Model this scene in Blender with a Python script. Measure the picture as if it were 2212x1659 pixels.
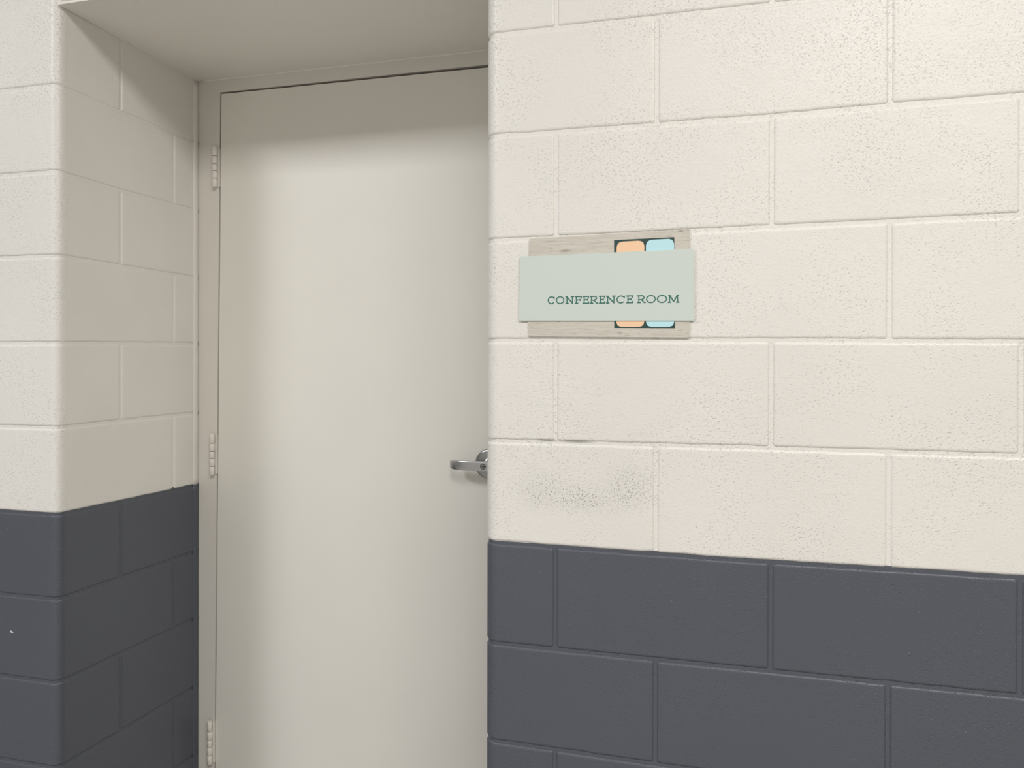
import bpy, bmesh, math, random
from mathutils import Vector, Matrix, noise

random.seed(7)
SC = bpy.context.scene
for o in list(bpy.data.objects):
    bpy.data.objects.remove(o)
COL = SC.collection

# ------------------------------------------------------------------ camera
cam_d = bpy.data.cameras.new('camera')
cam = bpy.data.objects.new('camera', cam_d)
COL.objects.link(cam)
F_PX = 1706.58
YAW, PITCH, ROLL = -0.27192, -0.003186, 0.002065
fw = Vector((math.sin(YAW) * math.cos(PITCH), math.cos(YAW) * math.cos(PITCH), math.sin(PITCH)))
rt = Vector((math.cos(YAW), -math.sin(YAW), 0))
up = rt.cross(fw)
rt2 = rt * math.cos(ROLL) + up * math.sin(ROLL)
up2 = -rt * math.sin(ROLL) + up * math.cos(ROLL)
M = Matrix.Identity(4)
for i in range(3):
    M[i][0] = rt2[i]; M[i][1] = up2[i]; M[i][2] = -fw[i]
M.translation = Vector((0.40275, -1.52056, 1.37394))
cam.matrix_world = M
cam_d.sensor_fit = 'HORIZONTAL'
cam_d.sensor_width = 36
cam_d.lens = F_PX / 2212 * 36
cam_d.shift_y = -37.73 / 2212
cam_d.clip_start = 0.02
SC.camera = cam

# ------------------------------------------------------------------ world, lamps, exposure
W = bpy.data.worlds.new('world'); SC.world = W
W.use_nodes = True
W.node_tree.nodes['Background'].inputs[0].default_value = (0, 0, 0, 1)
W.node_tree.nodes['Background'].inputs[1].default_value = 0
SC.view_settings.view_transform = 'Standard'
SC.view_settings.look = 'None'
SC.view_settings.gamma = 1
SC.view_settings.use_curve_mapping = False
SC.view_settings.exposure = 0.0

CEIL = 3.45
YROOM = -4.6
def ceiling_lamp(x, y, power, col, sx=1.2, sy=0.55):
    l = bpy.data.lights.new('ceiling_lamp', 'AREA')
    l.shape = 'RECTANGLE'; l.size = sx; l.size_y = sy
    l.energy = power; l.color = col
    o = bpy.data.objects.new('ceiling_lamp', l)
    o.location = (x, y, CEIL - 0.02)
    COL.objects.link(o)
WARM = (1.0, 0.972, 0.935)
COOL = (0.98, 0.98, 1.02)
# one row of troffers along the corridor
for lx, lp, lc in ((-2.35, 80, COOL), (0.88, 61, WARM), (2.08, 61, WARM)):
    ceiling_lamp(lx, -2.55, lp, lc, 0.6 if lx < 0 else 1.0, 1.1)

# ------------------------------------------------------------------ materials
def new_mat(name):
    m = bpy.data.materials.new(name); m.use_nodes = True
    nt = m.node_tree
    b = nt.nodes['Principled BSDF']
    return m, nt, b

def N(nt, typ, **kw):
    n = nt.nodes.new(typ)
    for k, v in kw.items():
        if k.startswith('i_'):
            key = k[2:]
            key = int(key) if key.isdigit() else key
            n.inputs[key].default_value = v
        else:
            setattr(n, k, v)
    return n

def math_n(nt, op, a, b=None, clamp=False):
    n = nt.nodes.new('ShaderNodeMath'); n.operation = op; n.use_clamp = clamp
    for i, v in enumerate((a, b)):
        if v is None: continue
        if isinstance(v, (int, float)): n.inputs[i].default_value = v
        else: nt.links.new(v, n.inputs[i])
    return n.outputs[0]

def ramp(nt, sock, a, b):
    n = nt.nodes.new('ShaderNodeMapRange'); n.interpolation_type = 'SMOOTHSTEP'
    nt.links.new(sock, n.inputs[0])
    n.inputs[1].default_value = a; n.inputs[2].default_value = b
    return n.outputs[0]

def blob(nt, pos, c, rad):
    """0..1 soft ellipsoid mask around a world point"""
    s = nt.nodes.new('ShaderNodeVectorMath'); s.operation = 'SUBTRACT'
    nt.links.new(pos, s.inputs[0]); s.inputs[1].default_value = c
    d = nt.nodes.new('ShaderNodeVectorMath'); d.operation = 'DIVIDE'
    nt.links.new(s.outputs[0], d.inputs[0]); d.inputs[1].default_value = rad
    l = nt.nodes.new('ShaderNodeVectorMath'); l.operation = 'LENGTH'
    nt.links.new(d.outputs[0], l.inputs[0])
    return ramp(nt, l.outputs['Value'], 1.0, 0.0)

def mixc(nt, fac, a, b):
    n = nt.nodes.new('ShaderNodeMix'); n.data_type = 'RGBA'
    if isinstance(fac, (int, float)): n.inputs[0].default_value = fac
    else: nt.links.new(fac, n.inputs[0])
    for idx, v in ((6, a), (7, b)):
        if isinstance(v, tuple): n.inputs[idx].default_value = (*v, 1)
        else: nt.links.new(v, n.inputs[idx])
    return n.outputs[2]

def pits(nt, pos, clustered=True):
    """painted block relief: dense slanting nicks and pinholes in clusters + orange peel; returns (height, hole mask)"""
    def noise_n(scale, detail, vec):
        n = N(nt, 'ShaderNodeTexNoise'); n.inputs['Scale'].default_value = scale; n.inputs['Detail'].default_value = detail
        nt.links.new(vec, n.inputs['Vector']); return n.outputs['Fac']
    mp = nt.nodes.new('ShaderNodeMapping'); mp.inputs['Rotation'].default_value = (0, math.radians(28), 0)
    nt.links.new(pos, mp.inputs[0])
    st = nt.nodes.new('ShaderNodeMapping'); st.inputs['Scale'].default_value = (175, 230, 330)
    nt.links.new(mp.outputs[0], st.inputs[0])
    cl = noise_n(7, 3, pos)
    dens = ramp(nt, cl, 0.30, 0.66)
    nick = ramp(nt, noise_n(1.0, 2.0, st.outputs[0]), 0.57, 0.74)
    st2 = nt.nodes.new('ShaderNodeMapping'); st2.inputs['Scale'].default_value = (330, 330, 420)
    nt.links.new(mp.outputs[0], st2.inputs[0])
    pin = ramp(nt, noise_n(1.0, 1.0, st2.outputs[0]), 0.64, 0.74)
    # the faces turned into the recess are trowelled smoother than the corridor faces
    sy = nt.nodes.new('ShaderNodeSeparateXYZ'); nt.links.new(pos, sy.inputs[0])
    side = math_n(nt, 'ADD', math_n(nt, 'MULTIPLY', ramp(nt, sy.outputs[1], 0.045, 0.012), 0.88), 0.12)
    dens = math_n(nt, 'MULTIPLY', math_n(nt, 'ADD', math_n(nt, 'MULTIPLY', dens, 0.8), 0.2), side)
    hole = math_n(nt, 'MULTIPLY', math_n(nt, 'ADD', math_n(nt, 'MULTIPLY', nick, 0.8), math_n(nt, 'MULTIPLY', pin, 0.5)),
                  dens)
    h = math_n(nt, 'MULTIPLY', hole, -0.00100)
    h = math_n(nt, 'ADD', h, math_n(nt, 'MULTIPLY', noise_n(210, 2, pos), 0.00045))
    h = math_n(nt, 'ADD', h, math_n(nt, 'MULTIPLY', noise_n(20, 2, pos), 0.0010))
    return h, hole

def block_paint(name, col, rough, scuffs=False, specks=False, strength=1.0):
    m, nt, b = new_mat(name)
    g = N(nt, 'ShaderNodeNewGeometry'); pos = g.outputs['Position']
    h, hole = pits(nt, pos)
    var = N(nt, 'ShaderNodeTexNoise'); var.inputs['Scale'].default_value = 3.5; var.inputs['Detail'].default_value = 2
    nt.links.new(pos, var.inputs['Vector'])
    c = mixc(nt, ramp(nt, var.outputs['Fac'], 0.3, 0.7), tuple(x * 0.975 for x in col), tuple(min(1, x * 1.02) for x in col))
    if scuffs:
        a1 = blob(nt, pos, (0.045, 0.0, 1.122), (0.085, 0.5, 0.062))
        a2 = blob(nt, pos, (0.120, 0.0, 1.110), (0.130, 0.5, 0.046))
        a3 = blob(nt, pos, (0.205, 0.0, 1.135), (0.075, 0.5, 0.066))
        s = math_n(nt, 'MAXIMUM', math_n(nt, 'MAXIMUM', a1, a2), a3)
        nz = N(nt, 'ShaderNodeTexNoise'); nz.inputs['Scale'].default_value = 340; nz.inputs['Detail'].default_value = 2
        nt.links.new(pos, nz.inputs['Vector'])
        dots = math_n(nt, 'MAXIMUM', ramp(nt, nz.outputs['Fac'], 0.56, 0.68), math_n(nt, 'MULTIPLY', hole, 1.1, True))
        f = math_n(nt, 'MULTIPLY', s, math_n(nt, 'ADD', math_n(nt, 'MULTIPLY', dots, 0.95), 0.05))
        c = mixc(nt, f, c, (0.22, 0.22, 0.21))
        j = blob(nt, pos, (0.052, 0.004, 1.2235), (0.034, 0.05, 0.0045))
        j2 = blob(nt, pos, (0.112, 0.004, 1.2225), (0.052, 0.05, 0.0045))
        c = mixc(nt, math_n(nt, 'MULTIPLY', math_n(nt, 'MAXIMUM', j, j2), 0.8), c, (0.25, 0.24, 0.22))
        # a few stray dark pinholes
        vd = N(nt, 'ShaderNodeTexVoronoi'); vd.inputs['Scale'].default_value = 26
        nt.links.new(pos, vd.inputs['Vector'])
        sp = nt.nodes.new('ShaderNodeSeparateColor'); nt.links.new(vd.outputs['Color'], sp.inputs[0])
        f2 = math_n(nt, 'MULTIPLY', ramp(nt, vd.outputs['Distance'], 0.045, 0.02), ramp(nt, sp.outputs[1], 0.80, 0.84))
        c = mixc(nt, math_n(nt, 'MULTIPLY', f2, 0.6), c, (0.28, 0.25, 0.22))
    if specks:
        vd = N(nt, 'ShaderNodeTexVoronoi'); vd.inputs['Scale'].default_value = 30
        nt.links.new(pos, vd.inputs['Vector'])
        sp = nt.nodes.new('ShaderNodeSeparateColor'); nt.links.new(vd.outputs['Color'], sp.inputs[0])
        f2 = math_n(nt, 'MULTIPLY', ramp(nt, vd.outputs['Distance'], 0.035, 0.015), ramp(nt, sp.outputs[1], 0.80, 0.84))
        f3 = math_n(nt, 'MAXIMUM', blob(nt, pos, (-1.2835, 0.0, 0.7215), (0.0042, 0.02, 0.0036)),
                    blob(nt, pos, (-1.2795, 0.0, 0.7195), (0.0036, 0.02, 0.0036)))
        f3 = ramp(nt, f3, 0.15, 0.35)
        c = mixc(nt, math_n(nt, 'MULTIPLY', f2, 0.35), c, (0.5, 0.5, 0.5))
        c = mixc(nt, f3, c, (0.75, 0.74, 0.72))
    nt.links.new(c, b.inputs['Base Color'])
    b.inputs['Roughness'].default_value = rough
    b.inputs['Specular IOR Level'].default_value = 0.5
    bp = nt.nodes.new('ShaderNodeBump'); bp.inputs['Distance'].default_value = 1.0
    bp.inputs['Strength'].default_value = strength
    nt.links.new(h, bp.inputs['Height'])
    nt.links.new(bp.outputs[0], b.inputs['Normal'])
    return m

def smooth_paint(name, col, rough, bump=0.0002, scale=120):
    m, nt, b = new_mat(name)
    g = N(nt, 'ShaderNodeNewGeometry')
    n1 = N(nt, 'ShaderNodeTexNoise'); n1.inputs['Scale'].default_value = scale; n1.inputs['Detail'].default_value = 2
    nt.links.new(g.outputs['Position'], n1.inputs['Vector'])
    n2 = N(nt, 'ShaderNodeTexNoise'); n2.inputs['Scale'].default_value = 4
    nt.links.new(g.outputs['Position'], n2.inputs['Vector'])
    nt.links.new(mixc(nt, n2.outputs['Fac'], tuple(x * 0.97 for x in col), tuple(min(1, x * 1.03) for x in col)), b.inputs['Base Color'])
    b.inputs['Roughness'].default_value = rough
    bp = nt.nodes.new('ShaderNodeBump'); bp.inputs['Distance'].default_value = 1.0
    nt.links.new(math_n(nt, 'MULTIPLY', n1.outputs['Fac'], bump), bp.inputs['Height'])
    nt.links.new(bp.outputs[0], b.inputs['Normal'])
    return m

WHITE_C = (0.82, 0.80, 0.755)
GREY_C = (0.090, 0.099, 0.122)
m_white = block_paint('cream_block_paint', WHITE_C, 0.40, scuffs=True)
m_grey = block_paint('slate_block_paint', GREY_C, 0.42, specks=True, strength=0.8)
m_soffit = smooth_paint('soffit_paint', (0.82, 0.79, 0.735), 0.55, 0.0006, 25)
m_door = smooth_paint('door_paint', (0.82, 0.80, 0.74), 0.42, 0.00012, 60)
m_frame = smooth_paint('shaded_frame_paint', (0.76, 0.73, 0.675), 0.42, 0.0002, 60)  # darker than the door paint: shade from the recess side put into the colour
m_caulk = smooth_paint('caulk_white', (0.82, 0.79, 0.74), 0.4, 0.0012, 40)
m_caulk_dark = smooth_paint('caulk_slate', GREY_C, 0.4, 0.0012, 40)
m_hinge = smooth_paint('hinge_paint', (0.82, 0.78, 0.72), 0.45, 0.0006, 160)
m_ceiling = smooth_paint('ceiling_paint', (0.72, 0.71, 0.69), 0.8)
m_floor = smooth_paint('floor_tile', (0.42, 0.405, 0.375), 0.35)
m_plain = smooth_paint('corridor_paint', (0.55, 0.54, 0.515), 0.6)

def metal(name, col, rough):
    m, nt, b = new_mat(name)
    b.inputs['Metallic'].default_value = 1
    g = N(nt, 'ShaderNodeNewGeometry')
    mp = nt.nodes.new('ShaderNodeMapping'); mp.inputs['Scale'].default_value = (40, 40, 900)
    nt.links.new(g.outputs['Position'], mp.inputs[0])
    n1 = N(nt, 'ShaderNodeTexNoise'); n1.inputs['Scale'].default_value = 1
    nt.links.new(mp.outputs[0], n1.inputs['Vector'])
    nt.links.new(mixc(nt, n1.outputs['Fac'], tuple(x * 0.93 for x in col), tuple(x * 1.07 for x in col)), b.inputs['Base Color'])
    b.inputs['Roughness'].default_value = rough
    return m
m_chrome = metal('satin_chrome', (0.56, 0.565, 0.57), 0.27)
m_rose = metal('chrome_rose_dark_reflection', (0.36, 0.37, 0.37), 0.22)  # chrome darkened: a dark reflection on the rose painted into its base colour
m_cyl = metal('lock_cylinder', (0.30, 0.31, 0.31), 0.35)
m_black, _nt, _b = new_mat('key_slot_black')
_b.inputs['Base Color'].default_value = (0.012, 0.012, 0.012, 1); _b.inputs['Roughness'].default_value = 0.6

def flat(name, col, rough=0.5):
    m, nt, b = new_mat(name)
    b.inputs['Base Color'].default_value = (*col, 1); b.inputs['Roughness'].default_value = rough
    return m
m_sage = flat('sage_panel', (0.635, 0.705, 0.665), 0.5)
m_teal = flat('dark_teal', (0.022, 0.062, 0.058), 0.5)
m_peach = flat('peach_tile', (0.95, 0.64, 0.41), 0.5)
m_sky = flat('light_blue_tile', (0.54, 0.83, 0.90), 0.5)
m_letter = flat('green_letter', (0.045, 0.17, 0.135), 0.5)
m_edge = flat('panel_edge', (0.30, 0.33, 0.31), 0.5)

def wood():
    m, nt, b = new_mat('pale_weathered_wood')
    g = N(nt, 'ShaderNodeNewGeometry'); pos = g.outputs['Position']
    wob = N(nt, 'ShaderNodeTexNoise'); wob.inputs['Scale'].default_value = 9
    nt.links.new(pos, wob.inputs['Vector'])
    add = nt.nodes.new('ShaderNodeVectorMath'); add.operation = 'MULTIPLY_ADD'
    nt.links.new(wob.outputs['Color'], add.inputs[0]); add.inputs[1].default_value = (0, 0, 0.02)
    nt.links.new(pos, add.inputs[2])
    mp = nt.nodes.new('ShaderNodeMapping'); mp.inputs['Scale'].default_value = (16, 16, 420)
    nt.links.new(add.outputs[0], mp.inputs[0])
    n1 = N(nt, 'ShaderNodeTexNoise'); n1.inputs['Scale'].default_value = 1; n1.inputs['Detail'].default_value = 5
    nt.links.new(mp.outputs[0], n1.inputs['Vector'])
    c = mixc(nt, ramp(nt, n1.outputs['Fac'], 0.25, 0.75), (0.56, 0.525, 0.455), (0.68, 0.645, 0.575))
    mp2 = nt.nodes.new('ShaderNodeMapping'); mp2.inputs['Scale'].default_value = (60, 60, 700)
    nt.links.new(pos, mp2.inputs[0])
    n2 = N(nt, 'ShaderNodeTexNoise'); n2.inputs['Scale'].default_value = 1; n2.inputs['Detail'].default_value = 2
    nt.links.new(mp2.outputs[0], n2.inputs['Vector'])
    c = mixc(nt, math_n(nt, 'MULTIPLY', ramp(nt, n2.outputs['Fac'], 0.60, 0.74), 0.60), c, (0.26, 0.18, 0.15))
    for (x, z, rx, rz, s) in ((0.0875, 1.5955, 0.017, 0.0055, 0.75), (0.3085, 1.6255, 0.009, 0.0035, 0.75), (0.3225, 1.6262, 0.009, 0.002, 0.6),
                              (0.1945, 1.4340, 0.0075, 0.0045, 0.45), (0.060, 1.6155, 0.022, 0.0012, 0.5), (0.1450, 1.6085, 0.02, 0.001, 0.4)):
        k = blob(nt, pos, (x, -0.004, z), (rx, 0.1, rz))
        k = math_n(nt, 'MULTIPLY', k, math_n(nt, 'ADD', math_n(nt, 'MULTIPLY', n2.outputs['Fac'], 1.2), -0.05))
        c = mixc(nt, math_n(nt, 'MULTIPLY', k, s * 1.5, True), c, (0.17, 0.15, 0.12))
    nt.links.new(c, b.inputs['Base Color'])
    b.inputs['Roughness'].default_value = 0.6
    return m
m_wood = wood()

# ------------------------------------------------------------------ object helpers
def link(name, me, mat=None, parent=None, smooth=False):
    o = bpy.data.objects.new(name, me)
    COL.objects.link(o)
    if mat:
        for mm in (mat if isinstance(mat, (list, tuple)) else [mat]): me.materials.append(mm)
    if parent: o.parent = parent
    if smooth:
        for p in me.polygons: p.use_smooth = True
    return o

def mesh(name, verts, faces):
    me = bpy.data.meshes.new(name)
    me.from_pydata([tuple(v) for v in verts], [], faces)
    me.update()
    return me

def empty(name, loc):
    o = bpy.data.objects.new(name, None); o.location = loc
    o.empty_display_size = 0.1
    COL.objects.link(o)
    return o

def tag(o, label=None, cat=None, kind=None, group=None):
    if label: o['label'] = label
    if cat: o['category'] = cat
    if kind: o['kind'] = kind
    if group: o['group'] = group
    return o

def bm_obj(name, bm, mat, parent=None, smooth=False, origin=(0, 0, 0)):
    """world-space bmesh -> object whose parent is an Empty/mesh at `origin` (no rotation)"""
    bmesh.ops.recalc_face_normals(bm, faces=bm.faces)
    me = bpy.data.meshes.new(name); bm.to_mesh(me); bm.free()
    o = link(name, me, mat, parent, smooth)
    o.location = -Vector(origin)
    return o

def prism(bm, poly, a, b, axis):
    """extrude a 2-D polygon between a and b along axis: 'x' poly=(y,z), 'y' poly=(x,z), 'z' poly=(x,y)"""
    def P(p, t):
        return {'x': (t, p[0], p[1]), 'y': (p[0], t, p[1]), 'z': (p[0], p[1], t)}[axis]
    v0 = [bm.verts.new(P(p, a)) for p in poly]
    v1 = [bm.verts.new(P(p, b)) for p in poly]
    n = len(poly)
    bm.faces.new(v0); bm.faces.new(v1[::-1])
    for i in range(n):
        bm.faces.new((v0[i], v1[i], v1[(i + 1) % n], v0[(i + 1) % n]))

def box(bm, x0, x1, y0, y1, z0, z1, bevel=0.0, seg=2):
    r = bmesh.ops.create_cube(bm, size=1)
    for v in r['verts']:
        v.co = Vector((x0 + (v.co.x + .5) * (x1 - x0), y0 + (v.co.y + .5) * (y1 - y0), z0 + (v.co.z + .5) * (z1 - z0)))
    if bevel:
        es = list({e for v in r['verts'] for e in v.link_edges})
        bmesh.ops.bevel(bm, geom=es, offset=bevel, segments=seg, affect='EDGES', profile=0.5)

def rrect(x0, x1, z0, z1, r, seg=6):
    pts = []
    for cx, cz, a0 in ((x1 - r, z1 - r, 0), (x0 + r, z1 - r, 90), (x0 + r, z0 + r, 180), (x1 - r, z0 + r, 270)):
        for i in range(seg + 1):
            a = math.radians(a0 + 90 * i / seg)
            pts.append((cx + r * math.cos(a), cz + r * math.sin(a)))
    return pts

# ------------------------------------------------------------------ masonry
P = 0.2032           # course height
K0 = 7               # joint 7 courses above the floor = eye level
XL, XR = -1.1425, -0.0800      # masonry corners of the recess
JH = 0.0024          # half gap between the rounded block edges
REC = 0.0026         # joint recess
YF = 0.513           # face of the door frame

DZ_RIGHT = {3: [(-.06, .004), (.45, .0015), (.87, .002)], 2: [(-.06, .0034), (.45, .0003), (.67, .0029), (.88, .0036)],
            1: [(-.06, -.003), (.45, .0004), (.88, .0033)], 0: [(-.06, -.0012), (.45, -.0035), (.87, -.008)],
            -1: [(-.06, .0003), (.43, .0014), (.88, .0008)], -2: [(-.06, -.0007), (.42, -.004), (.88, -.0022)],
            -3: [(-.06, -.0012), (.42, -.0014)], -4: [(-.06, .005), (.45, .0005)]}
DZ_LEFT = {4: -.006, 3: .0052, 2: .0025, 1: .0045, 0: -.0008, -1: 0, -2: -.003, -3: -.0025, -4: .001}
DZ_REV = {3: [(.02, .003), (.2, .0006), (.47, .0034)], 2: [(.02, .001), (.2, -.002), (.46, .0014)], 1: [(.02, .004), (.45, .004)],
          0: [(.02, 0), (.45, .009)], -1: [(.02, .001), (.25, .004), (.48, .005)], -2: [(.02, -.003), (.2, -.005), (.49, -.006)]}

def interp(tab, s):
    if s <= tab[0][0]: return tab[0][1]
    for (a, va), (b, vb) in zip(tab, tab[1:]):
        if s <= b: return va + (vb - va) * (s - a) / (b - a)
    return tab[-1][1]

def zj_right(k, x, y):
    return (k + K0) * P + (interp(DZ_RIGHT[k], x) if k in DZ_RIGHT else 0)

def zj_left(k, x, y):
    if y > 0.021 and x > XL - 0.05 and k in DZ_REV:
        return (k + K0) * P + interp(DZ_REV[k], y)
    return (k + K0) * P + DZ_LEFT.get(k, 0)

RB = 0.006
RINGS = []
for i in range(7):
    a = math.radians(90 * i / 6)
    RINGS.append((RB * (1 - math.sin(a)), RB * (1 - math.cos(a))))
RINGS.append((0.0, RB + 0.0020))

def plan(x0, x1, y0, y1, radii, d):
    """rounded rectangle, counter-clockwise from (x0,y0), sides sampled so their edges can waver"""
    pts = []
    corners = [(x0, y0, 180), (x1, y0, 270), (x1, y1, 0), (x0, y1, 90)]
    sx = [1, -1, -1, 1]; sy = [1, 1, -1, -1]
    arcs = []
    for i, (cx, cy, a0) in enumerate(corners):
        r = radii[i]
        rr = max(r - d, 0.0006)
        ox, oy = cx + sx[i] * r, cy + sy[i] * r
        n = 8 if r > 0.01 else 5
        arcs.append([(ox + rr * math.cos(math.radians(a0 + 90 * j / n)), oy + rr * math.sin(math.radians(a0 + 90 * j / n))) for j in range(n + 1)])
    lens = [x1 - x0, y1 - y0, x1 - x0, y1 - y0]
    for i in range(4):
        pts += arcs[i]
        a = arcs[i][-1]; b = arcs[(i + 1) % 4][0]
        n = max(2, int(lens[i] / 0.022)) if i in (0, 1, 3) else 2
        # support points next to the corner, then even samples
        ts = [0.0015 / lens[i]] + [j / n for j in range(1, n)] + [1 - 0.0015 / lens[i]]
        for t in ts:
            pts.append((a[0] + (b[0] - a[0]) * t, a[1] + (b[1] - a[1]) * t))
    return pts

def block(parent, x0, x1, y0, y1, k, zj, mat, radii=None):
    radii = radii or [RB] * 4
    rings = []
    for bottom in (True, False):
        kk = k if bottom else k + 1
        seq = RINGS if bottom else RINGS[::-1]
        for ins, dz in seq:
            ring = []
            w = ins / RB
            for (x, y) in plan(x0 + 0, x1, y0, y1, radii, ins):
                q = Vector((x * 38, y * 38, kk * 7.3 + (0 if bottom else 3)))
                jit = 0.0011 * noise.noise(q) + 0.0006 * noise.noise(q * 3.1)
                z = zj(kk, x, y) + jit
                z = z + JH + dz if bottom else z - JH - dz
                ring.append((x, y, z))
            rings.append(ring)
    verts = [p for r in rings for p in r]
    n = len(rings[0]); faces = []
    for a in range(len(rings) - 1):
        for i in range(n):
            j = (i + 1) % n
            faces.append((a * n + i, a * n + j, (a + 1) * n + j, (a + 1) * n + i))
    faces.append(tuple(range(n))[::-1])
    faces.append(tuple(range((len(rings) - 1) * n, len(rings) * n)))
    me = mesh('concrete_block', verts, faces)
    return link('concrete_block', me, mat, parent, smooth=True)

KP = -2                                  # joint at which the paint changes colour
KMIN, KMAX = -7, 9
def mat_of(k): return m_grey if k < KP else m_white

def core(name, poly):
    """recessed mortar body behind the blocks, grey below the paint line"""
    bm = bmesh.new()
    zs = (K0 + KP) * P + 0.0022
    prism(bm, poly, 0.0, zs, 'z')
    nf = len(bm.faces)
    prism(bm, poly, zs, CEIL, 'z')
    bm.faces.ensure_lookup_table()
    for f in bm.faces[nf:]: f.material_index = 1
    return bm_obj(name, bm, [m_grey, m_white])

def arc(cx, cy, r, a0, a1, n=8):
    return [(cx + r * math.cos(math.radians(a0 + (a1 - a0) * i / n)), cy + r * math.sin(math.radians(a0 + (a1 - a0) * i / n))) for i in range(n + 1)]

RL, RR = 0.022, 0.030
YB = 0.75
wl = core('wall_left', [(-6.2, REC)] + arc(XL - REC - RL + .002, REC + RL - .002, RL - .002, -90, 0) + [(XL - REC, YB), (-6.2, YB)])
tag(wl, 'painted concrete block wall left of the door recess, white over slate grey', 'wall', 'structure')
wr = core('wall_right', [(XR + REC, YB)] + arc(XR + REC + RR - .002, REC + RR - .002, RR - .002, 180, 270) + [(6.0, REC), (6.0, YB)])
tag(wr, 'painted concrete block wall right of the door carrying the sign, white over slate grey', 'wall', 'structure')

J = JH
for k in range(KMIN, KMAX):
    turned = (k % 2 == 1)            # courses 1-2, -1-0, ... (k odd): block turned into the recess (end 0.2 wide on the front)
    m = mat_of(k)
    above = k >= 4
    # --- left wall
    if not above:
        bx = XL - (0.2032 if not turned else 0.4064)
        dep = 0.4035 if not turned else 0.2005
        block(wl, bx + J, XL, 0.0, dep - J, k, zj_left, m, [RB, RL, RB, RB])
        block(wl, XL - 0.19, XL, dep + J, 0.600, k, zj_left, m, [RB, RB, RB, RB])
    else:
        bx = XL - (0.2032 if not turned else 0.4064)
    x = bx
    while x > -2.3:
        block(wl, x - 0.4064 + J, x - J, 0.0, 0.19, k, zj_left, m)
        x -= 0.4064
    # --- right wall: head joints at measured places
    xs = [0.0675, 0.4715, 0.8745] if k % 2 == 1 else [0.2630, 0.6695, 1.0760]
    while xs[-1] < 2.0: xs.append(xs[-1] + 0.4064)
    if not above:
        dep = 0.4035 if k % 2 == 1 else 0.2005
        block(wr, XR, xs[0] - J, 0.0, dep - J, k, zj_right, m, [RR, RB, RB, RB])
        block(wr, XR, XR + 0.19, dep + J, 0.600, k, zj_right, m)
    for a, b in zip(xs, xs[1:]):
        block(wr, a + J, b - J, 0.0, 0.19, k, zj_right, m)

# --- lintel over the recess: smooth painted soffit, blocks on the front face
bm = bmesh.new()
z_f, z_b = 2.2255, 2.2165
v = [(-1.1460, 0.0, z_f), (-0.0765, 0.0, z_f), (-0.0765, YB, z_b), (-1.1460, YB, z_b)]
lo = [bm.verts.new(p) for p in v]
hi = [bm.verts.new((p[0], p[1] if p[1] else REC, CEIL)) for p in v]
lo2 = [bm.verts.new((p[0], REC, 2.232)) for p in v[:2]]
bm.faces.new(lo); bm.faces.new(hi)
bm.faces.new((lo[0], lo[1], lo2[1], lo2[0]))
bm.faces.new((lo2[0], lo2[1], hi[1], hi[0]))
bm.faces.new((lo[2], lo[3], hi[3], hi[2]))
bm.faces.new((lo[0], lo2[0], hi[0], hi[3], lo[3]))
bm.faces.new((lo[1], lo2[1], hi[1], hi[2], lo[2]))
wh = bm_obj('wall_top', bm, m_soffit)
tag(wh, 'painted lintel and smooth soffit over the door recess', 'lintel', 'structure')
for k in range(4, KMAX):
    xs = [XL, -0.9393, -0.5329, -0.1265, 0.0675] if k % 2 == 0 else [XL, -0.7361, -0.3297, 0.0675]
    if k % 2 == 0: xs[-1] = 0.2630
    zj = lambda kk, x, y: (kk + K0) * P + (-.006 if kk == 4 else 0)
    for a, b in zip(xs, xs[1:]):
        block(wh, a + J, b - J, 0.0, 0.10, k, zj, m_white)

# ------------------------------------------------------------------ rest of the corridor (bounces the light)
def slab(name, x0, x1, y0, y1, z0, z1, mat, label, cat):
    bm = bmesh.new(); box(bm, x0, x1, y0, y1, z0, z1)
    return tag(bm_obj(name, bm, mat), label, cat, 'structure')
slab('floor', -6.2, 6.0, YROOM, YB, -0.08, 0.0, m_floor, 'corridor floor below the frame', 'floor')
slab('ceiling', -6.2, 6.0, YROOM, YB, CEIL, CEIL + 0.08, m_ceiling, 'white corridor ceiling above the frame', 'ceiling')
slab('wall_back', -6.2, 6.0, YROOM - 0.1, YROOM, 0, CEIL, m_plain, 'corridor wall opposite the door, behind the camera', 'wall')
slab('wall_far_left', -6.3, -6.2, YROOM, YB, 0, CEIL, m_plain, 'end wall of the corridor beyond the left edge', 'wall')
slab('wall_far_right', 6.0, 6.1, YROOM, YB, 0, CEIL, m_plain, 'end wall of the corridor beyond the right edge', 'wall')

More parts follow.
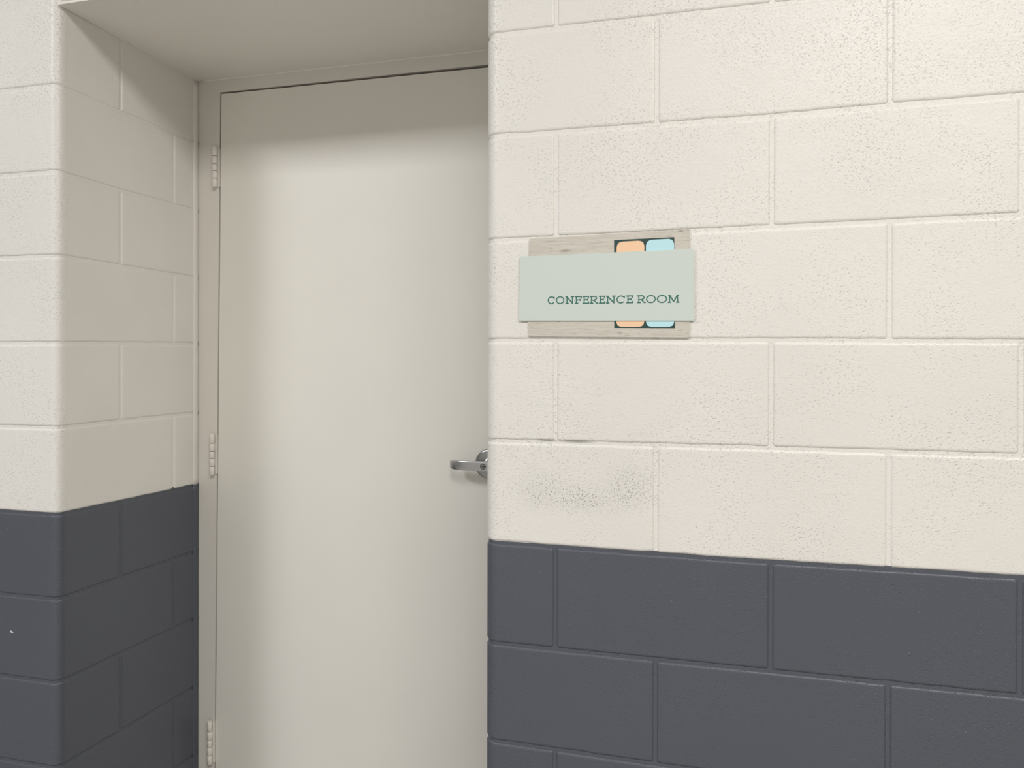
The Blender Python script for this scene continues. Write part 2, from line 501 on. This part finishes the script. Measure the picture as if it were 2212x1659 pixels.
# ------------------------------------------------------------------ door frame
def lean(z): return -1.0836 + (z - 0.0) * 0.00917      # the hinge edge of the leaf is a little out of plumb
ZT = 2.1755                                            # top of leaf at the hinge side
def quadbox(bm, c):
    """8 corners: bottom 4 then top 4"""
    vs = [bm.verts.new(p) for p in c]
    for f in ((0, 1, 2, 3), (4, 7, 6, 5), (0, 4, 5, 1), (1, 5, 6, 2), (2, 6, 7, 3), (3, 7, 4, 0)):
        bm.faces.new([vs[i] for i in f])
GAP = 0.0042
ZH = 2.1805
XDR = -0.165                                           # latch edge of the leaf (behind the wall corner)
fr = tag(empty('trim_1', (-0.62, YF, 0)), 'cream painted metal door frame around the door in the recess', 'door frame', 'structure')
FO = fr.location.copy()
bm = bmesh.new()
x0 = XL + 0.0008
def jamb(bm, zt):
    quadbox(bm, [(x0, YF, 0), (lean(0) - GAP, YF, 0), (lean(0) - GAP, YF + .05, 0), (x0, YF + .05, 0),
                 (x0, YF, zt), (lean(zt) - GAP, YF, zt), (lean(zt) - GAP, YF + .05, zt), (x0, YF + .05, zt)])
    quadbox(bm, [(x0, YF + .05, 0), (lean(0) + .014, YF + .05, 0), (lean(0) + .014, YF + .12, 0), (x0, YF + .12, 0),
                 (x0, YF + .05, zt), (lean(zt) + .014, YF + .05, zt), (lean(zt) + .014, YF + .12, zt), (x0, YF + .12, zt)])
jamb(bm, ZH)
bm_obj('jamb', bm, m_frame, fr, origin=FO)
bm = bmesh.new()
box(bm, XDR + .0035, XR - .001, YF, YF + .05, 0, ZH)
box(bm, XDR - .014, XR - .001, YF + .05, YF + .12, 0, ZH)
bm_obj('jamb', bm, m_frame, fr, origin=FO)
bm = bmesh.new()
box(bm, x0, XR - .001, YF, YF + .05, ZH, 2.2185)
box(bm, x0, XR - .001, YF + .05, YF + .12, ZH - .018, 2.2185)
bm_obj('frame_head', bm, m_frame, fr, origin=FO)

def bead(name, pts, rx, mat, parent, origin, seg=10):
    """wavering caulk bead along a list of points, rx(i)->(radius a, radius b, dirs)"""
    verts = []; faces = []
    for i, p in enumerate(pts):
        ra, rb, da, db = rx(i)
        for j in range(seg):
            a = 2 * math.pi * j / seg
            verts.append(Vector(p) + da * (ra * math.cos(a)) + db * (rb * math.sin(a)))
    for i in range(len(pts) - 1):
        for j in range(seg):
            faces.append((i * seg + j, i * seg + (j + 1) % seg, (i + 1) * seg + (j + 1) % seg, (i + 1) * seg + j))
    faces.append(tuple(range(seg))); faces.append(tuple(range((len(pts) - 1) * seg, len(pts) * seg)))
    bm = bmesh.new(); me = mesh(name, verts, faces); bm.from_mesh(me); bpy.data.meshes.remove(me)
    return bm_obj(name, bm, mat, parent, True, origin)

DXv, DYv, DZv = Vector((1, 0, 0)), Vector((0, 1, 0)), Vector((0, 0, 1))
zp = (K0 + KP) * P - 0.003
def vert_bead(z0, z1, mat):
    n = int((z1 - z0) / 0.02) + 2
    pts = []
    for i in range(n):
        z = z0 + (z1 - z0) * i / (n - 1)
        pts.append((XL - 0.0006 + 0.0006 * noise.noise((z * 9, 1, 0)), YF - 0.0128 + 0.0012 * noise.noise((z * 6, 5, 0)), z))
    def rx(i):
        z = pts[i][2]
        return 0.0042 + 0.0009 * noise.noise((z * 17, 9, 0)), 0.0108 + 0.0012 * noise.noise((z * 12, 3, 0)), DXv, DYv
    bead('caulk_bead', pts, rx, mat, fr, FO)
vert_bead(zp, 2.214, m_caulk)
vert_bead(0.0, zp, m_caulk_dark)
pts = []
for i in range(60):
    x = XL + 0.01 + (XR - XL - 0.02) * i / 59
    pts.append((x, YF - 0.001, 2.2190 + 0.0009 * noise.noise((x * 12, 0, 4))))
def rxh(i):
    x = pts[i][0]
    return 0.0030 + 0.0012 * noise.noise((x * 21, 2, 0)), 0.0034 + 0.0012 * noise.noise((x * 14, 8, 0)), DYv, DZv
bead('caulk_bead', pts, rxh, m_caulk, fr, FO)

# ------------------------------------------------------------------ door
dr = tag(empty('door_1', (-0.62, YF, 0)), 'plain cream flush door with a chrome lever, set back in the recess', 'door', 'structure')
DO = dr.location.copy()
bm = bmesh.new()
zt1, zt2 = ZT, ZT - 0.003
quadbox(bm, [(lean(.008), YF, .008), (XDR, YF, .008), (XDR, YF + .044, .008), (lean(.008), YF + .044, .008),
             (lean(zt1), YF, zt1), (XDR, YF, zt2), (XDR, YF + .044, zt2), (lean(zt1), YF + .044, zt1)])
bmesh.ops.bevel(bm, geom=list(bm.edges), offset=0.0007, segments=2, affect='EDGES')
bm_obj('door_leaf', bm, m_door, dr, origin=DO)

def hinge(zb, zt):
    zc = (zb + zt) / 2
    xg = lean(zc) - GAP / 2
    xb, yb, r = xg - 0.0104, YF - 0.0115, 0.0071
    L = zt - zb
    cuts = [0, 0.215, 0.40, 0.57, 0.765, 1.0]
    bm = bmesh.new()
    # leaf plate bridging barrel and door edge; notched beside the frame-side knuckles
    for q, (a, b) in enumerate(zip(cuts, cuts[1:])):
        xl = xg - (0.0058 if q % 2 == 0 else 0.0090)
        prism(bm, [(xl, YF - 0.0042), (xg + 0.0002, YF - 0.0042), (xg + 0.0005, YF + 0.012), (xg - 0.0010, YF + 0.012), (xg - 0.0010, YF - 0.0012), (xl, YF - 0.0012)],
              max(zb + L * a, zb + 0.003), min(zb + L * b, zt - 0.003), 'z')
    h = bm_obj('hinge', bm, m_hinge, dr, origin=DO)
    for a, b in zip(cuts, cuts[1:]):
        bm = bmesh.new()
        z0, z1 = zb + L * a + 0.0007, zb + L * b - 0.0007
        n = 20
        rings = [(r - 0.0005, z0), (r, z0 + 0.0005), (r, z1 - 0.0005), (r - 0.0005, z1)]
        vv = [[bm.verts.new((xb + rr * math.cos(2 * math.pi * i / n), yb + rr * math.sin(2 * math.pi * i / n), z)) for i in range(n)] for rr, z in rings]
        for p, q in zip(vv, vv[1:]):
            for i in range(n): bm.faces.new((p[i], p[(i + 1) % n], q[(i + 1) % n], q[i]))
        bm.faces.new(vv[0][::-1]); bm.faces.new(vv[-1])
        o = bm_obj('knuckle', bm, m_hinge, h, origin=(0, 0, 0))
        for pl in o.data.polygons: pl.use_smooth = len(pl.vertices) == 4
for zb, zt in ((1.8965, 2.0165), (1.0415, 1.1655), (0.1790, 0.3090)):
    hinge(zb, zt)

# ---- lever handle
LX, LZ = -0.2248, 1.1050
bm = bmesh.new()
def lathe(bm, prof, cx, cz, n=48):
    """prof: list of (radius, y)"""
    rings = []
    for r, y in prof:
        rings.append([bm.verts.new((cx + r * math.cos(2 * math.pi * i / n), y, cz + r * math.sin(2 * math.pi * i / n))) for i in range(n)])
    for p, q in zip(rings, rings[1:]):
        for i in range(n): bm.faces.new((p[i], p[(i + 1) % n], q[(i + 1) % n], q[i]))
    bm.faces.new(rings[0]); bm.faces.new(rings[-1][::-1])
lathe(bm, [(.0405, YF + .002), (.0405, YF - .006), (.0398, YF - .0085), (.0380, YF - .0100), (.0340, YF - .0108), (.0200, YF - .0118), (.0165, YF - .0122)], LX, LZ)
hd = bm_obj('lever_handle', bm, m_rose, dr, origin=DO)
for pl in hd.data.polygons: pl.use_smooth = True
bm = bmesh.new()
lathe(bm, [(.0165, YF - .010), (.0160, YF - .018), (.0135, YF - .024), (.0122, YF - .032), (.0122, YF - .052)], LX, LZ, 32)
bm_obj('shank', bm, m_chrome, hd, True)
# bar: rounded-rectangle section swept along a plan curve that returns towards the door
yb0 = YF - 0.0555
path = [(LX + 0.0165, yb0), (LX + 0.0155, yb0), (LX + 0.010, yb0), (LX - 0.010, yb0), (LX - 0.030, yb0), (LX - 0.045, yb0 + .0002), (LX - 0.057, yb0 + .0008),
        (LX - 0.068, yb0 + .0022), (LX - 0.0780, yb0 + .0050), (LX - 0.0860, yb0 + .0088), (LX - 0.0920, yb0 + .0130), (LX - 0.0962, yb0 + .0172), (LX - 0.0968, yb0 + .0179)]
hh = [.0085, .0108, .0124, .0128, .0127, .0126, .0125, .0124, .0122, .0120, .0117, .0112, .0098]
verts = []; faces = []
sec = rrect(-1, 1, -1, 1, 0.38, 4)
for i, (x, y) in enumerate(path):
    a = path[max(i - 1, 0)]; b = path[min(i + 1, len(path) - 1)]
    t = Vector((b[0] - a[0], b[1] - a[1])).normalized(); nrm = Vector((-t.y, t.x))
    th = 0.0045 if 0 < i < len(path) - 1 else 0.0030
    for u, w in sec:
        verts.append((x + nrm.x * u * th, y + nrm.y * u * th, LZ + w * hh[i]))
ns = len(sec)
for i in range(len(path) - 1):
    for j in range(ns):
        faces.append((i * ns + j, i * ns + (j + 1) % ns, (i + 1) * ns + (j + 1) % ns, (i + 1) * ns + j))
faces.append(tuple(range(ns))); faces.append(tuple(range((len(path) - 1) * ns, len(path) * ns)))
bm = bmesh.new(); me = mesh('t', verts, faces); bm.from_mesh(me); bpy.data.meshes.remove(me)
bm_obj('lever_bar', bm, m_chrome, hd, True)
bm = bmesh.new()
CX, CY = LX - 0.0012, yb0 - 0.0045
lathe(bm, [(.0072, CY + .004), (.0072, CY - .0004), (.0066, CY - .0010), (.0060, CY - .0004), (.0060, CY - .0002)], CX, LZ, 28)
bm_obj('lock_cylinder', bm, m_cyl, hd)
bm = bmesh.new()
box(bm, CX - .0020, CX + .0058, CY - .0011, CY + .001, LZ - .0013, LZ + .0009, 0.0003, 1)
bm_obj('key_slot', bm, m_black, hd)
bm = bmesh.new()
n = 28
for rr0, rr1 in ((.0071, .0079),):
    a = [bm.verts.new((CX + rr0 * math.cos(2 * math.pi * i / n), CY - .0003, LZ + rr0 * math.sin(2 * math.pi * i / n))) for i in range(n)]
    b = [bm.verts.new((CX + rr1 * math.cos(2 * math.pi * i / n), CY - .0003, LZ + rr1 * math.sin(2 * math.pi * i / n))) for i in range(n)]
    c = [bm.verts.new((v.co.x, CY + .002, v.co.z)) for v in b]
    for i in range(n):
        bm.faces.new((a[i], a[(i + 1) % n], b[(i + 1) % n], b[i])); bm.faces.new((b[i], b[(i + 1) % n], c[(i + 1) % n], c[i]))
bm_obj('cylinder_ring', bm, m_black, hd)

# ------------------------------------------------------------------ sign
sg = tag(empty('room_sign', (0.16, 0.0, 1.43)),
         'room sign reading CONFERENCE ROOM, sage panel over a pale wood board on the block wall', 'sign')
SO = sg.location.copy()

def plate(name, corners, y0, y1, mat, parent, r=0.003, origin=(0, 0, 0), bevel=0.0006):
    """plate with rounded corners from 4 measured corners (x,z): TL, TR, BR, BL"""
    pts = []
    cs = [Vector(c) for c in corners]
    for i in range(4):
        p = cs[i]; a = (cs[i - 1] - p).normalized(); b = (cs[(i + 1) % 4] - p).normalized()
        for j in range(6):
            t = j / 5
            # quadratic bezier round corner
            q0, q1, q2 = p + a * r, p, p + b * r
            pts.append(tuple(q0 * (1 - t) ** 2 + q1 * 2 * t * (1 - t) + q2 * t * t))
    bm = bmesh.new()
    prism(bm, pts, y0, y1, 'y')
    if bevel:
        es = [e for e in bm.edges if all(abs(v.co.y - y0) < 1e-6 for v in e.verts)]
        bmesh.ops.bevel(bm, geom=es, offset=bevel, segments=2, affect='EDGES')
    return bm_obj(name, bm, mat, parent, origin=origin)

bk = plate('backer_board', [(0.0140, 1.6220), (0.3253, 1.6274), (0.3256, 1.4244), (0.0122, 1.4290)], -0.0026, 0.0006, m_wood, sg, 0.002, SO)
bk['label'] = 'pale weathered wood board'
ins = plate('inset_strip', [(0.1830, 1.6128), (0.2967, 1.6137), (0.2985, 1.4411), (0.1838, 1.4431)], -0.0029, -0.0024, m_teal, sg, 0.0004, SO, 0)
ins['label'] = 'dark teal strip'
t1 = plate('color_tile', [(0.1880, 1.6091), (0.2408, 1.6099), (0.2412, 1.4452), (0.1876, 1.4457)], -0.0032, -0.0027, m_peach, ins, 0.0105, (0, 0, 0))
t1['label'] = 'peach tile'
t2 = plate('color_tile', [(0.2438, 1.6104), (0.2964, 1.6111), (0.2972, 1.4446), (0.2442, 1.4451)], -0.0032, -0.0027, m_sky, ins, 0.0105, (0, 0, 0))
t2['label'] = 'light blue tile'
pn = plate('sign_panel', [(-0.0044, 1.5872), (0.3326, 1.5902), (0.3338, 1.4559), (-0.0058, 1.4602)], -0.0053, -0.0031, m_sage, sg, 0.0018, SO)
pn['label'] = 'sage green panel with raised lettering'
for (x, z) in ((0.05, 1.575), (0.28, 1.575), (0.05, 1.475), (0.28, 1.475)):
    bm = bmesh.new(); lathe(bm, [(.006, -0.0024), (.006, -0.0040)], x, z, 16)
    bm_obj('standoff', bm, m_edge, sg, origin=SO)

# slab-serif capitals drawn with constant-width strokes, height 1
S = 0.135
def bar(x0, y0, x1, y1, w=S):
    d = Vector((x1 - x0, y1 - y0)); n = Vector((-d.y, d.x)).normalized() * w / 2
    return [(x0 + n.x, y0 + n.y), (x0 - n.x, y0 - n.y), (x1 - n.x, y1 - n.y), (x1 + n.x, y1 + n.y)]
def H(x0, x1, y, w=S): return bar(x0, y, x1, y, w)
def Vv(x, y0=0, y1=1, w=S): return bar(x, y0, x, y1, w)
def ring(cx, cy, rx, ry, a0, a1, w=S, n=28):
    out = []
    for i in range(n):
        a = math.radians(a0 + (a1 - a0) * i / n); b = math.radians(a0 + (a1 - a0) * (i + 1) / n)
        f = lambda t, k: (cx + (rx + k) * math.cos(t), cy + (ry + k) * math.sin(t))
        out.append([f(a, w / 2), f(a, -w / 2), f(b, -w / 2), f(b, w / 2)])
    return out
h = S / 2
def glyph(ch, w):
    """polygons in a box w wide, 1 high"""
    if ch == 'O': return ring(w / 2, .5, w / 2 - h, .5 - h + .01, 0, 360)
    if ch == 'C':
        g = ring(w / 2 + .02, .5, w / 2 - h + .02, .5 - h + .01, 42, 318)
        return g + [Vv(w - .07, .66, .97, S * .9)]
    if ch == 'E':
        return [Vv(.2), H(0, w - .02, 1 - h), H(0, w, h), H(.2, w - .2, .52), Vv(w - .08, .72, 1, S), Vv(w - .06, 0, .28, S), Vv(w - .22, .38, .66, S * .8)]
    if ch == 'F':
        return [Vv(.2), H(0, w, 1 - h), H(0, .46, h), H(.2, w - .2, .50), Vv(w - .07, .70, 1, S), Vv(w - .22, .36, .64, S * .8)]
    if ch == 'N':
        return [Vv(.21), Vv(w - .21), bar(.17, .96, w - .2, .06, S * 1.1), H(0, .30, 1 - h), H(0, .44, h), H(w - .44, w, 1 - h)]
    if ch == 'R':
        g = [Vv(.2), H(0, w * .58, 1 - h), H(.2, w * .58, .44), H(0, .44, h), bar(w * .50, .44, w - .14, .06), H(w - .22, w + .02, h)]
        return g + ring(w * .56, .72 - .0, .28, .28 - h + .01, -90, 90, S, 14)
    if ch == 'M':
        return [bar(.20, 0, .26, 1), bar(w - .20, 0, w - .26, 1), bar(.26, .95, w / 2, .14, S * 1.05), bar(w - .26, .95, w / 2, .14, S * 1.05),
                H(0, .42, h), H(w - .42, w, h), H(.06, .3, 1 - h), H(w - .3, w - .06, 1 - h)]
# measured left/right edges of the letters along the line (0 = first C, 1 = end of M)
LET = [('C', 340, 424), ('O', 440, 540), ('N', 553, 657), ('F', 666, 750), ('E', 760, 838), ('R', 848, 944), ('E', 955, 1031), ('N', 1041, 1156),
       ('C', 1167, 1268), ('E', 1286, 1366), ('R', 1416, 1516), ('O', 1522, 1640), ('O', 1652, 1775), ('M', 1784, 1924)]
tx0, tx1, tzb0, tzb1 = 0.0529, 0.3067, 1.4917, 1.4898
CAP = 0.0150
for ch, a, b in LET:
    ua, ub = (a - 340) / 1584, (b - 340) / 1584
    # perspective along the wall: pixels get wider to the right
    fx = lambda u: tx0 + (tx1 - tx0) * (u * (1 + 0.0) + 0.045 * u * (1 - u))
    xa, xb = fx(ua), fx(ub)
    wgl = (xb - xa) / CAP
    zb = tzb0 + (tzb1 - tzb0) * (ua + ub) / 2
    bm = bmesh.new()
    for q, poly in enumerate(glyph(ch, wgl)):
        prism(bm, [(xa + p[0] * CAP, zb + p[1] * CAP) for p in poly], -0.0058 + 0.00002 * (q % 9), -0.0050, 'y')
    bm_obj('letter', bm, m_letter, pn)
